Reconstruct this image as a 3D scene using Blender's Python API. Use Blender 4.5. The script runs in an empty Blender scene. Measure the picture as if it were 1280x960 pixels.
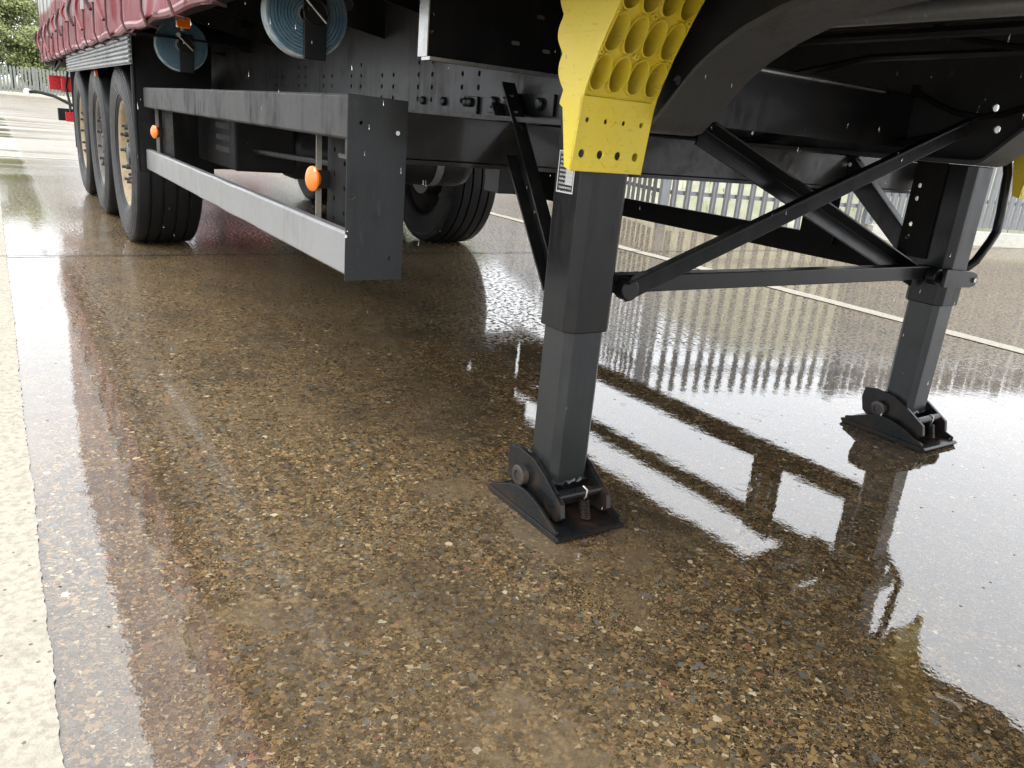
import bpy, bmesh, math, random
from mathutils import Vector, Matrix
from mathutils.geometry import delaunay_2d_cdt
random.seed(7)
R = math.radians
SC = bpy.context.scene
COL = SC.collection

# ------------------------------------------------------------------ camera
def make_camera(yaw, pitch, roll, loc, fpx):
    yaw, pitch, roll = R(yaw), R(pitch), R(roll)
    fwd = Vector((math.sin(yaw)*math.cos(pitch), math.cos(yaw)*math.cos(pitch), -math.sin(pitch)))
    r0 = Vector((math.cos(yaw), -math.sin(yaw), 0)); u0 = r0.cross(fwd)
    r = math.cos(roll)*r0 + math.sin(roll)*u0
    u = -math.sin(roll)*r0 + math.cos(roll)*u0
    m = Matrix((r, u, -fwd)).transposed().to_4x4(); m.translation = Vector(loc)
    cd = bpy.data.cameras.new('camera'); cam = bpy.data.objects.new('camera', cd); COL.objects.link(cam)
    cam.matrix_world = m; cd.sensor_width = 36; cd.lens = fpx/1280*36
    cd.clip_start = .02; cd.clip_end = 3000
    SC.camera = cam
make_camera(34.0116, 18.0368, 5.2399, (-1.8542, -1.3932, .8727), 968.87)

# ------------------------------------------------------------------ sky, sun, exposure
SUN_ELEV, SUN_ROT = 52, 215          # overcast: a soft bright patch high behind the camera
w = bpy.data.worlds.new('World'); SC.world = w; w.use_nodes = True
nt = w.node_tree; nt.nodes.clear()
sky = nt.nodes.new('ShaderNodeTexSky'); sky.sky_type = 'NISHITA'; sky.sun_disc = False
sky.sun_elevation = R(SUN_ELEV); sky.sun_rotation = R(SUN_ROT); sky.dust_density = 6; sky.air_density = 1.5; sky.ozone_density = .5
bw = nt.nodes.new('ShaderNodeRGBToBW')
mix = nt.nodes.new('ShaderNodeMix'); mix.data_type = 'RGBA'
mix.inputs['Factor'].default_value = .22
mix.inputs['A'].default_value = (12.2, 12.6, 13.2, 1)   # cloud deck, even all round
bg = nt.nodes.new('ShaderNodeBackground'); bg.inputs['Strength'].default_value = .1
wo = nt.nodes.new('ShaderNodeOutputWorld')
nt.links.new(sky.outputs[0], bw.inputs[0]); nt.links.new(bw.outputs[0], mix.inputs['B'])
nt.links.new(mix.outputs['Result'], bg.inputs[0]); nt.links.new(bg.outputs[0], wo.inputs[0])
sl = bpy.data.lights.new('sun', 'SUN'); sl.energy = .7; sl.angle = R(35); sl.color = (1, .97, .92)
so = bpy.data.objects.new('sun', sl); COL.objects.link(so)
az = R(SUN_ROT)
sd = Vector((math.sin(az)*math.cos(R(SUN_ELEV)), math.cos(az)*math.cos(R(SUN_ELEV)), math.sin(R(SUN_ELEV))))
so.rotation_euler = sd.to_track_quat('Z', 'Y').to_euler()
SC.view_settings.view_transform = 'Standard'; SC.view_settings.look = 'None'
SC.view_settings.exposure = 1.5; SC.view_settings.gamma = 1
SC.cycles.max_bounces = 6; SC.cycles.diffuse_bounces = 3; SC.cycles.glossy_bounces = 3; SC.cycles.transmission_bounces = 4
SC.cycles.use_adaptive_sampling = True; SC.cycles.adaptive_threshold = .025
SC.cycles.sample_clamp_indirect = 6
SC.cycles.use_denoising = True

# ------------------------------------------------------------------ material helpers
class NT:
    def __init__(s, name):
        s.m = bpy.data.materials.new(name); s.m.use_nodes = True
        s.t = s.m.node_tree; s.b = s.t.nodes['Principled BSDF']; s._c = None; s.flat = False
    def n(s, typ, **k):
        x = s.t.nodes.new(typ)
        for a, v in k.items(): setattr(x, a, v)
        return x
    def l(s, a, b): s.t.links.new(a, b)
    def val(s, sock, v):
        if isinstance(v, bpy.types.NodeSocket): s.l(v, sock)
        else: sock.default_value = v
    def co(s):
        if s._c is None: s._c = s.n('ShaderNodeTexCoord').outputs['Object']
        return s._c
    def mapped(s, scale, loc=(0, 0, 0), rot=(0, 0, 0)):
        m = s.n('ShaderNodeMapping'); s.l(s.co(), m.inputs[0])
        m.inputs['Scale'].default_value = scale; m.inputs['Location'].default_value = loc; m.inputs['Rotation'].default_value = rot
        return m.outputs[0]
    def noise(s, scale, detail=4, rough=.55, vec=None, dist=0):
        x = s.n('ShaderNodeTexNoise', noise_dimensions='2D' if s.flat else '3D'); s.l(vec if vec is not None else s.co(), x.inputs['Vector'])
        x.inputs['Scale'].default_value = scale; x.inputs['Detail'].default_value = detail; x.inputs['Roughness'].default_value = rough
        x.inputs['Distortion'].default_value = dist
        return x.outputs[0]
    def vor(s, scale, vec=None, feature='F1'):
        x = s.n('ShaderNodeTexVoronoi', feature=feature, voronoi_dimensions='2D' if s.flat else '3D'); s.l(vec if vec is not None else s.co(), x.inputs['Vector'])
        x.inputs['Scale'].default_value = scale
        return x
    def math(s, op, a, b=None, c=None, clamp=False):
        x = s.n('ShaderNodeMath', operation=op, use_clamp=clamp)
        for i, v in enumerate((a, b, c)):
            if v is not None: s.val(x.inputs[i], v)
        return x.outputs[0]
    def smooth(s, v, lo, hi, a=0., b=1.):
        x = s.n('ShaderNodeMapRange', interpolation_type='SMOOTHSTEP'); s.l(v, x.inputs[0])
        for i, q in enumerate((lo, hi, a, b)): x.inputs[i+1].default_value = q
        return x.outputs[0]
    def mix(s, f, a, b, mode='MIX'):
        x = s.n('ShaderNodeMix', data_type='RGBA', blend_type=mode)
        s.val(x.inputs['Factor'], f)
        for k, v in (('A', a), ('B', b)):
            s.val(x.inputs[k], v if isinstance(v, bpy.types.NodeSocket) else (*v[:3], 1))
        return x.outputs['Result']
    def ramp(s, f, stops, const=False):
        x = s.n('ShaderNodeValToRGB'); s.l(f, x.inputs[0]); e = x.color_ramp.elements
        if const: x.color_ramp.interpolation = 'CONSTANT'
        while len(e) < len(stops): e.new(.5)
        for q, (p, c) in zip(e, stops): q.position = p; q.color = (*c[:3], 1)
        return x.outputs[0]
    def bump(s, h, dist, strength=1., normal=None):
        x = s.n('ShaderNodeBump'); s.l(h, x.inputs['Height']); x.inputs['Distance'].default_value = dist
        s.val(x.inputs['Strength'], strength)
        if normal is not None: s.l(normal, x.inputs['Normal'])
        return x.outputs[0]
    def sep(s, vec=None):
        x = s.n('ShaderNodeSeparateXYZ'); s.l(vec if vec is not None else s.co(), x.inputs[0]); return x.outputs
    def out(s, col=None, rough=None, normal=None, **k):
        if col is not None: s.val(s.b.inputs['Base Color'], col if isinstance(col, bpy.types.NodeSocket) else (*col[:3], 1))
        if rough is not None: s.val(s.b.inputs['Roughness'], rough)
        if normal is not None: s.l(normal, s.b.inputs['Normal'])
        for a, v in k.items(): s.val(s.b.inputs[a.replace('_', ' ')], v)
        return s.m

def paint(name, col, rough=.4, dirt=(.09, .075, .055), amt=.35, metal=0., streak=True, coat=.25, specks=0., spec=.35):
    n = NT(name)
    big = n.noise(7, 5, .6)
    st = n.noise(1, 5, .65, n.mapped((38, 38, 3.2))) if streak else n.noise(30, 4)
    d = n.math('MULTIPLY', n.smooth(big, .38, .75), n.smooth(st, .3, .75))
    c = n.mix(n.math('MULTIPLY', d, amt), col, dirt)
    scuff = n.math('MULTIPLY', n.smooth(n.noise(1, 4, .7, n.mapped((70, 70, 16), (3, 1, 5))), .60, .72), n.smooth(n.noise(5, 3, .6, n.mapped((1, 1, 1), (8, 2, 1))), .42, .62))
    c = n.mix(n.math('MULTIPLY', scuff, .45), c, [min(.5, v*2.6+.012) for v in col])
    fine = n.noise(160, 3)
    c = n.mix(n.smooth(fine, .3, .8, 0, .25), c, [v*1.7 for v in col])
    if specks:
        v = n.vor(26); 
        s1 = n.math('LESS_THAN', v.outputs['Distance'], .13)
        s2 = n.math('GREATER_THAN', n.sep(v.outputs['Color'])[0], 1-specks)
        c = n.mix(n.math('MULTIPLY', s1, s2), c, (.55, .55, .52))
    r = n.smooth(n.math('ADD', d, n.math('MULTIPLY', fine, .4)), 0, 1.2, rough*.75, min(1, rough*1.6))
    return n.out(c, r, n.bump(fine, .0005, .6), Metallic=metal, Specular_IOR_Level=spec, Coat_Weight=coat, Coat_Roughness=.12)

M = {}
M['black'] = paint('black_chassis_paint', (.008, .008, .0085), .48, amt=.35, coat=.04, spec=.22)
M['matte'] = paint('matte_black_paint', (.006, .006, .006), .75, amt=.2, coat=0, spec=.12)
M['black2'] = paint('black_satin_paint', (.006, .0065, .007), .38, amt=.3, coat=.08, spec=.22)
M['web'] = paint('dark_grey_chassis_paint', (.026, .026, .027), .5, amt=.3, coat=.1)
M['flange'] = paint('ground_lit_flange_paint', (.045, .045, .044), .6, amt=.3, coat=0)  # chassis paint made lighter to carry the ground light on the underside
M['foot'] = paint('rusty_black_steel', (.008, .009, .0095), .34, dirt=(.06, .03, .017), amt=.9, streak=False, coat=.15, spec=.2)
M['inner'] = paint('grey_zinc_tube', (.014, .0155, .016), .42, dirt=(.05, .05, .047), amt=.8, metal=.1, coat=.25)
M['rust'] = paint('brown_rusty_steel', (.013, .0115, .010), .5, dirt=(.06, .042, .028), amt=.6, streak=False, coat=.2)
M['rail_dirty_dimmed'] = paint('dirty_dimmed_aluminium', (.042, .042, .041), .5, dirt=(.010, .0095, .009), amt=1., metal=.0, coat=0, spec=.1)  # dirt streaks, on a base also darkened for the dark surroundings it mirrors
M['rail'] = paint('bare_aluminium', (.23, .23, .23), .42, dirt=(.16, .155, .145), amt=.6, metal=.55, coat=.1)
M['plate'] = paint('speckled_grey_panel', (.016, .0175, .018), .36, dirt=(.012, .012, .012), amt=.6, coat=.1, specks=.3, spec=.14)
M['galv'] = paint('galvanised_steel', (.19, .20, .21), .55, dirt=(.11, .11, .105), amt=.5, metal=.35, coat=.05)
M['grey_rib'] = paint('grey_ribbed_plastic', (.10, .104, .104), .5, dirt=(.1, .095, .09), amt=.6, streak=False)
M['drab'] = paint('drab_zinc', (.14, .13, .11), .6, amt=.4, coat=0)
M['steel'] = paint('bright_steel', (.42, .42, .41), .35, amt=.3, metal=.8, streak=False)
M['drum'] = paint('dirty_brake_steel', (.03, .028, .026), .6, dirt=(.09, .06, .04), amt=.6, streak=False)
M['rim'] = paint('cream_wheel_paint', (.24, .185, .105), .6, dirt=(.08, .05, .03), amt=1., streak=False, coat=.1)
M['rim_dark'] = paint('dark_grey_wheel_paint', (.07, .062, .055), .5, dirt=(.05, .04, .03), amt=.9, streak=False, coat=.1)
M['nut'] = paint('rusty_nut_steel', (.03, .026, .024), .5, dirt=(.1, .06, .035), amt=.6, streak=False)
M['concrete'] = paint('pale_concrete', (.42, .41, .37), .85, dirt=(.2, .19, .16), amt=.6, streak=False, coat=0)
M['redplate'] = paint('red_reflector', (.42, .02, .025), .3, amt=.2, streak=False)
M['white'] = paint('white_reflector', (.7, .7, .68), .4, amt=.3, streak=False)

def tyre_mat():
    n = NT('wet_tyre_rubber')
    x, y, z = n.sep()
    rr = n.math('SQRT', n.math('ADD', n.math('POWER', y, 2.), n.math('POWER', z, 2.)))
    ns = n.noise(14, 5, .6)
    rings = n.math('SINE', n.math('MULTIPLY', rr, 420))
    side = n.math('MULTIPLY', n.smooth(rr, .30, .36), n.smooth(rr, .50, .525, 1, 0))
    dust = n.math('MULTIPLY', n.smooth(ns, .35, .7), side)
    c = n.mix(n.math('MULTIPLY', dust, .6), (.009, .009, .0095), (.075, .072, .066))
    h = n.math('ADD', n.math('MULTIPLY', n.math('MULTIPLY', rings, side), .5), n.math('MULTIPLY', n.noise(120, 3), .5))
    return n.out(c, n.smooth(ns, .3, .7, .38, .6), n.bump(h, .003, 1.), Coat_Weight=.0, Coat_Roughness=.3, Specular_IOR_Level=.2)
M['tyre'] = tyre_mat()

def yellow_mat():
    n = NT('scuffed_yellow_plastic')
    big = n.noise(9, 5, .6); sc = n.noise(1, 4, .6, n.mapped((30, 30, 160), rot=(.5, .3, .6)))
    c = n.mix(n.smooth(big, .4, .75, 0, .5), (.82, .63, .045), (.84, .72, .13))
    c = n.mix(n.smooth(sc, .60, .72, 0, .45), c, (.38, .27, .05))
    return n.out(c, n.smooth(big, .3, .7, .32, .5), n.bump(n.noise(70, 4), .0012, .5), Subsurface_Weight=.12, Subsurface_Radius=(.02, .012, .003), Subsurface_Scale=.5)
M['yellow'] = yellow_mat()

def amber_mat():
    n = NT('amber_lens'); c = n.mix(n.noise(300, 1), (.80, .20, .008), (.72, .16, .006))
    return n.out(c, .15, Coat_Weight=.6, Coat_Roughness=.03, Subsurface_Weight=.3, Subsurface_Radius=(.02, .008, .002), Subsurface_Scale=.4)
M['amber'] = amber_mat()

def webbing_mat():
    n = NT('blue_webbing')
    x, y, z = n.sep(); wv = n.math('SINE', n.math('MULTIPLY', y, 1500))
    c = n.mix(n.smooth(n.noise(18, 4), .35, .7, 0, .8), (.05, .13, .19), (.14, .19, .21))
    return n.out(c, .7, n.bump(n.math('ADD', wv, n.noise(200, 2)), .0008))
M['webbing'] = webbing_mat()
def webedge_mat():
    n = NT('worn_pale_webbing')
    c = n.mix(n.smooth(n.noise(30, 4), .35, .7), (.17, .26, .30), (.42, .44, .42))
    return n.out(c, .8, n.bump(n.noise(260, 2), .001))
M['webedge'] = webedge_mat()

def curtain_mat():
    n = NT('wet_red_curtain')
    x, y, z = n.sep()
    st = n.noise(1, 5, .65, n.mapped((20, 14, 1.4)))
    ns = n.noise(5, 4)
    red = n.mix(n.smooth(st, .35, .7, 0, .6), (.12, .005, .010), (.22, .026, .035))
    pale = n.mix(n.smooth(st, .3, .75), (.30, .17, .17), (.36, .28, .27))  # upper panel: wet sky sheen on the red, painted in as pale pink
    band = n.mix(n.smooth(ns, .3, .7), (.30, .33, .315), (.38, .40, .38))
    c = n.mix(n.smooth(n.math('ADD', z, n.math('MULTIPLY', st, .12)), 1.66, 1.72), red, band)
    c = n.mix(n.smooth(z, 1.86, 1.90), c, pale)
    return n.out(c, n.smooth(ns, .3, .7, .28, .45), n.bump(n.noise(1, 4, .6, n.mapped((9, 6, 2))), .012, .7), Coat_Weight=.06, Coat_Roughness=.1, Specular_IOR_Level=.18)
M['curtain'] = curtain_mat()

def label_mat():
    n = NT('printed_type_label')     # flat print: white frame, text rows and boxes on black
    x, y, z = n.sep()
    v = n.math('DIVIDE', n.math('SUBTRACT', z, .757), .086)       # 0..1 up
    u = n.math('DIVIDE', n.math('SUBTRACT', .011, y), .059)       # 0..1 across
    rows = n.math('SINE', n.math('MULTIPLY', v, 62))
    txt = n.math('MULTIPLY', n.math('GREATER_THAN', rows, .05), n.math('GREATER_THAN', n.noise(1, 2, .5, n.mapped((1, 900, 260))), .5))
    body = n.math('MULTIPLY', txt, n.math('MULTIPLY', n.math('GREATER_THAN', u, .12), n.math('LESS_THAN', u, .9)))
    box = n.math('MULTIPLY', n.math('MULTIPLY', n.math('GREATER_THAN', u, .5), n.math('LESS_THAN', u, .93)),
                 n.math('MULTIPLY', n.math('GREATER_THAN', v, .2), n.math('LESS_THAN', v, .62)))
    rim = n.math('MAXIMUM', n.math('GREATER_THAN', n.math('ABSOLUTE', n.math('SUBTRACT', u, .5)), .455),
                 n.math('GREATER_THAN', n.math('ABSOLUTE', n.math('SUBTRACT', v, .5)), .47))
    f = n.math('MAXIMUM', n.math('MAXIMUM', body, n.math('MULTIPLY', box, .8)), rim)
    return n.out(n.mix(f, (.015, .015, .015), (.62, .62, .6)), .4)
M['label'] = label_mat()

def ground_mat():
    n = NT('wet_exposed_aggregate_concrete'); n.flat = True
    x, y, z = n.sep()
    warp = n.n('ShaderNodeVectorMath', operation='ADD')
    nz = n.n('ShaderNodeTexNoise', noise_dimensions='2D'); n.l(n.co(), nz.inputs['Vector']); nz.inputs['Scale'].default_value = 90; nz.inputs['Detail'].default_value = 4
    sc = n.n('ShaderNodeVectorMath', operation='SCALE'); n.l(nz.outputs['Color'], sc.inputs[0]); sc.inputs['Scale'].default_value = .012
    n.l(n.co(), warp.inputs[0]); n.l(sc.outputs[0], warp.inputs[1]); wv = warp.outputs[0]
    v1 = n.vor(150, wv); v2 = n.vor(320, wv); v3 = n.vor(66, wv)
    c1 = n.sep(v1.outputs['Color']); c2 = n.sep(v2.outputs['Color']); c3 = n.sep(v3.outputs['Color'])
    stones = [(0, (.032, .024, .015)), (.2, (.075, .050, .028)), (.38, (.05, .042, .028)), (.52, (.115, .080, .043)), (.66, (.07, .056, .036)),
              (.78, (.16, .115, .063)), (.86, (.06, .06, .054)), (.93, (.17, .118, .06)), (.97, (.24, .20, .14))]
    a = n.ramp(c1[0], stones, True); b = n.ramp(c2[0], stones, True)
    col = n.mix(n.math('GREATER_THAN', n.math('ADD', c1[1], n.math('MULTIPLY', n.math('SUBTRACT', n.noise(4, 3), .5), 1.6)), .5), a, b)
    big = n.ramp(c3[1], [(0, (.045, .036, .026)), (.3, (.09, .088, .08)), (.5, (.15, .108, .06)), (.7, (.08, .074, .064)), (.88, (.13, .07, .052)), (.96, (.27, .24, .185))], True)
    col = n.mix(n.math('MULTIPLY', n.math('GREATER_THAN', c3[0], .91), n.math('LESS_THAN', v3.outputs['Distance'], .5)), col, big)
    # pale cement showing in thin lines between stones
    ve = n.vor(150, wv, 'DISTANCE_TO_EDGE')
    lines = n.math('MULTIPLY', n.smooth(ve.outputs['Distance'], .02, .09, 1, 0), n.smooth(n.noise(24, 3), .40, .62))
    col = n.mix(n.math('MULTIPLY', lines, .55), col, (.25, .185, .11))
    col = n.mix(n.smooth(n.noise(420, 2), .58, .74, 0, .35), col, (.26, .20, .13))
    gm = n.n('ShaderNodeGamma'); n.l(col, gm.inputs[0]); gm.inputs[1].default_value = 1.35
    col = n.mix(1., gm.outputs[0], (2.75, 2.8, 2.8), 'MULTIPLY')
    # stains and patches
    pt = n.noise(2.2, 4, .62)
    col = n.mix(n.smooth(pt, .48, .72, 0, .5), col, (.04, .034, .025))
    col = n.mix(n.smooth(n.noise(.9, 3, .6), .48, .72, 0, .4), col, (.075, .052, .03))
    wornp = n.smooth(n.noise(3.1, 4, .7, n.mapped((1, .55, 1), (4, 9, 0))), .54, .70, 0, .55)      # worn, washed-out cement
    col = n.mix(wornp, col, (.155, .115, .068))
    # water film: still and deep over the front, thin and broken behind
    t = n.math('ADD', n.math('ADD', y, n.math('MULTIPLY', x, .49)), n.math('MULTIPLY', n.math('SUBTRACT', n.noise(1.4, 3, .6), .5), .9))
    thin = n.smooth(t, 1.0, 1.6)
    thin = n.math('MULTIPLY', thin, n.smooth(x, -1.6, .2, .25, 1.))
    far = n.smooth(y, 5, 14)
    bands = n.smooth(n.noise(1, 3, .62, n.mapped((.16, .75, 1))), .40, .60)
    patch = n.smooth(n.noise(5, 3, .6), .35, .65)
    chop = n.math('MULTIPLY', thin, n.math('MULTIPLY_ADD', patch, .7, .3))
    # heights in metres, one bump
    h = n.math('MULTIPLY', n.noise(15, 3, .55), .00024)
    h = n.math('MULTIPLY_ADD', n.noise(140, 1), .00004, h)
    h = n.math('MULTIPLY_ADD', n.math('MULTIPLY', n.noise(70, 2, .6), chop), .00010, h)
    for sc_, seed in ((2.4, 0), (4.1, 5)):                     # raindrop rings
        rv = n.vor(sc_, n.mapped((1, 1, 1), (seed, seed*1.7, 0)))
        dd = n.math('DIVIDE', rv.outputs['Distance'], sc_)
        rc = n.sep(rv.outputs['Color'])
        rad = n.math('MULTIPLY_ADD', rc[0], .035, .006)
        win = n.smooth(n.math('ABSOLUTE', n.math('SUBTRACT', dd, rad)), .0, .008, 1, 0)
        ring = n.math('MULTIPLY', n.math('SINE', n.math('MULTIPLY', dd, 1100)), win)
        h = n.math('MULTIPLY_ADD', n.math('MULTIPLY', ring, n.math('GREATER_THAN', rc[1], .6)), .000035, h)
    pv = n.vor(11); pc = n.sep(pv.outputs['Color'])            # drop pits
    pit = n.math('MULTIPLY', n.smooth(pv.outputs['Distance'], .0, .05, 1, 0), n.math('GREATER_THAN', pc[2], .8))
    h = n.math('MULTIPLY_ADD', pit, .0014, h)
    wave = n.bump(h, 1.)
    prot = n.math('MULTIPLY', thin, n.smooth(n.noise(42, 3, .65), .46, .60))      # aggregate standing out of the film
    drained = n.math('MULTIPLY', n.math('MULTIPLY', n.smooth(x, -1.66, -1.5), n.smooth(n.math('ADD', x, n.math('MULTIPLY', y, -.25)), -1.0, -.72, 1, 0)), n.smooth(n.noise(62, 3, .65), .39, .55, 0, .72))
    prot = n.math('MAXIMUM', prot, drained)
    rough = n.math('MULTIPLY_ADD', prot, .5, .008)
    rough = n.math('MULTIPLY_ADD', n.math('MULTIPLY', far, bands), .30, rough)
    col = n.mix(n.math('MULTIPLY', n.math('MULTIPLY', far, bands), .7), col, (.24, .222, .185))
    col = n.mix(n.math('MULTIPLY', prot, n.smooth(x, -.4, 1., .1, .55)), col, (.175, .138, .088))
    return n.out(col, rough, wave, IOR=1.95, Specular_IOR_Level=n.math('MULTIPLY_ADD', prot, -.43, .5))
M['ground'] = ground_mat()

def line_mat():
    n = NT('worn_white_road_paint')
    v = n.vor(120); f = n.noise(60, 5, .65); big = n.noise(6, 5, .6)
    c = n.mix(n.smooth(f, .42, .68), (.40, .375, .305), (.29, .265, .205))
    c = n.mix(n.smooth(big, .5, .75, 0, .5), c, (.31, .285, .22))
    c = n.mix(n.math('MULTIPLY', n.math('GREATER_THAN', n.sep(v.outputs['Color'])[0], .975), n.math('LESS_THAN', v.outputs['Distance'], .4)), c, (.16, .13, .09))
    return n.out(c, .75, n.bump(f, .004, .6))
M['line'] = line_mat()

def simple(name, c1, c2, scale, rough=.8, bump=0):
    n = NT(name); f = n.noise(scale, 5, .6)
    return n.out(n.mix(n.smooth(f, .3, .7), c1, c2), rough, n.bump(f, bump) if bump else None)
M['sealant'] = simple('dark_joint_sealant', (.02, .018, .015), (.05, .045, .04), 40, .5)
M['grass'] = simple('rough_pale_grass', (.27, .28, .18), (.42, .41, .31), 1.6, .9)
M['blade'] = simple('grass_blades', (.20, .23, .08), (.42, .40, .20), 1.3, .8)
M['bark'] = simple('pale_bark', (.16, .14, .11), (.07, .06, .05), 6, .9, .02)
M['bluegrip'] = simple('blue_plastic_grip', (.02, .10, .35), (.03, .13, .4), 20, .4)
M['strap'] = simple('dark_strap', (.03, .012, .014), (.09, .03, .03), 20, .7)
M['hemmat'] = simple('red_pvc_hem', (.13, .010, .015), (.24, .055, .06), 8, .35)
M['hole'] = simple('shadowed_hollow', (.01, .01, .01), (.02, .02, .02), 20, .9)
M['ply'] = simple('dark_plywood_floor', (.03, .025, .02), (.05, .04, .03), 9, .8)
M['fence_far'] = paint('weathered_grey_fence', (.16, .165, .16), .7, dirt=(.06, .058, .05), amt=.8, streak=False, coat=0)
def leaf_mat(name, a, b):
    n = NT(name); oi = n.noise(.6, 3); f = n.noise(9, 2)
    c = n.mix(n.smooth(n.math('ADD', n.math('MULTIPLY', oi, .6), n.math('MULTIPLY', f, .4)), .38, .62), a, b)
    return n.out(c, .55, Transmission_Weight=0., Subsurface_Weight=0.)
M['leaf'] = leaf_mat('fresh_spring_leaves', (.12, .15, .045), (.25, .28, .11))
def water_mat():
    n = NT('rain_water'); f = n.noise(50)
    return n.out((.95, .97, 1), n.smooth(f, 0, 1, .02, .05), IOR=1.33, Transmission_Weight=1.)
M['water'] = water_mat()

# ------------------------------------------------------------------ mesh helpers
class MB:
    def __init__(s): s.v = []; s.f = []
    def add(s, vs, fs):
        o = len(s.v); s.v += [tuple(p) for p in vs]; s.f += [tuple(i+o for i in f) for f in fs]; return s
    def box(s, x0, x1, y0, y1, z0, z1):
        vs = [(x, y, z) for x in (x0, x1) for y in (y0, y1) for z in (z0, z1)]
        return s.add(vs, [(0, 1, 3, 2), (4, 6, 7, 5), (0, 4, 5, 1), (2, 3, 7, 6), (0, 2, 6, 4), (1, 5, 7, 3)])
    def frame(s, p0, p1, up=(0, 0, 1)):
        p0, p1 = Vector(p0), Vector(p1); d = (p1-p0).normalized(); u = Vector(up)
        a = d.cross(u)
        if a.length < 1e-4: a = d.cross(Vector((1, 0, 0)))
        a.normalize(); b = a.cross(d).normalized()
        return p0, p1, a, b
    def bar(s, p0, p1, wd, ht, up=(0, 0, 1)):
        p0, p1, a, b = s.frame(p0, p1, up)
        vs = [p+a*i*wd/2+b*j*ht/2 for p in (p0, p1) for i, j in ((-1, -1), (1, -1), (1, 1), (-1, 1))]
        return s.add(vs, [(3, 2, 1, 0), (4, 5, 6, 7)]+[(i, (i+1) % 4, (i+1) % 4+4, i+4) for i in range(4)])
    def prof(s, p0, p1, poly, up=(0, 0, 1)):
        p0, p1, a, b = s.frame(p0, p1, up); n = len(poly)
        vs = [p+a*i+b*j for p in (p0, p1) for i, j in poly]
        return s.add(vs, [tuple(range(n-1, -1, -1)), tuple(range(n, 2*n))]+[(i, (i+1) % n, (i+1) % n+n, i+n) for i in range(n)])
    def tube(s, pts, r, seg=12, cap=True):
        pts = [Vector(p) for p in pts]; rings = []; pa = None
        for i, p in enumerate(pts):
            d = (pts[min(i+1, len(pts)-1)]-pts[max(i-1, 0)]).normalized()
            if pa is None:
                pa = d.cross(Vector((0, 0, 1)))
                if pa.length < 1e-3: pa = d.cross(Vector((1, 0, 0)))
            a = (pa-d*pa.dot(d)).normalized(); pa = a; b = d.cross(a)
            rr = r[i] if isinstance(r, (list, tuple)) else r
            rings.append([p+(a*math.cos(t)+b*math.sin(t))*rr for t in [2*math.pi*k/seg for k in range(seg)]])
        vs = [q for g in rings for q in g]; fs = []
        for i in range(len(pts)-1):
            for k in range(seg):
                fs.append((i*seg+k, i*seg+(k+1) % seg, (i+1)*seg+(k+1) % seg, (i+1)*seg+k))
        if cap: fs += [tuple(range(seg-1, -1, -1)), tuple(range((len(pts)-1)*seg, len(pts)*seg))]
        return s.add(vs, fs)
    def lathe(s, prof, axis, c, seg=48, close=False):
        """prof: (along, radius) round AXIS through c"""
        c = Vector(c); n = len(prof); vs = []
        for k in range(seg):
            t = 2*math.pi*k/seg; q = (math.cos(t), math.sin(t))
            for a, r in prof:
                if axis == 'x': p = Vector((a, r*q[0], r*q[1]))
                elif axis == 'y': p = Vector((r*q[0], a, -r*q[1]))
                else: p = Vector((r*q[0], r*q[1], a))
                vs.append(c+p)
        fs = []; m = n if close else n-1
        for k in range(seg):
            for i in range(m):
                j = (i+1) % n; k2 = (k+1) % seg
                fs.append((k*n+i, k2*n+i, k2*n+j, k*n+j))
        return s.add(vs, fs)
    def plate(s, outer, holes, th, mapf):
        """flat plate with real holes; 2-D loops mapped by mapf(u, v, w), w in 0..th"""
        pts = []; idx = []
        for lp in [outer]+holes:
            idx.append(list(range(len(pts), len(pts)+len(lp)))); pts += [Vector((p[0], p[1])) for p in lp]
        ed = [(lp[i], lp[(i+1) % len(lp)]) for lp in idx for i in range(len(lp))]
        co, _, tri, om, _, _ = delaunay_2d_cdt(pts, ed, [], 0, 1e-7, True)
        new = {}
        for k_, og in enumerate(om):
            for o_ in og: new[o_] = k_
        idx = [[new[i] for i in lp] for lp in idx]; nv = len(co)
        def inside(q, lp):
            c_ = False; n_ = len(lp)
            for i in range(n_):
                a, b = lp[i], lp[(i+1) % n_]
                if (a[1] > q[1]) != (b[1] > q[1]) and q[0] < (b[0]-a[0])*(q[1]-a[1])/(b[1]-a[1])+a[0]: c_ = not c_
            return c_
        hb = [(min(p[0] for p in h), max(p[0] for p in h), min(p[1] for p in h), max(p[1] for p in h), h) for h in holes]
        fs = []
        for t_ in tri:
            q = sum((co[i] for i in t_), Vector((0, 0)))/len(t_)
            if not inside(q, outer): continue
            if any(a <= q[0] <= b and c <= q[1] <= d and inside(q, h) for a, b, c, d, h in hb): continue
            fs.append(list(t_))
        vs = [mapf(p.x, p.y, 0) for p in co]+[mapf(p.x, p.y, th) for p in co]
        out = [tuple(f) for f in fs]+[tuple(i+nv for i in reversed(f)) for f in fs]
        for lp in idx:
            for i in range(len(lp)):
                a, b = lp[i], lp[(i+1) % len(lp)]; out.append((a, b, b+nv, a+nv))
        return s.add(vs, out)
    def mesh(s, name, mat, smooth=False):
        me = bpy.data.meshes.new(name); me.from_pydata(s.v, [], s.f); me.validate()
        bm = bmesh.new(); bm.from_mesh(me); bmesh.ops.recalc_face_normals(bm, faces=bm.faces[:]); bm.to_mesh(me); bm.free()
        me.materials.append(mat)
        if smooth:
            me.polygons.foreach_set('use_smooth', [True]*len(me.polygons))
            me.set_sharp_from_angle(angle=R(38))
        return me
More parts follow.
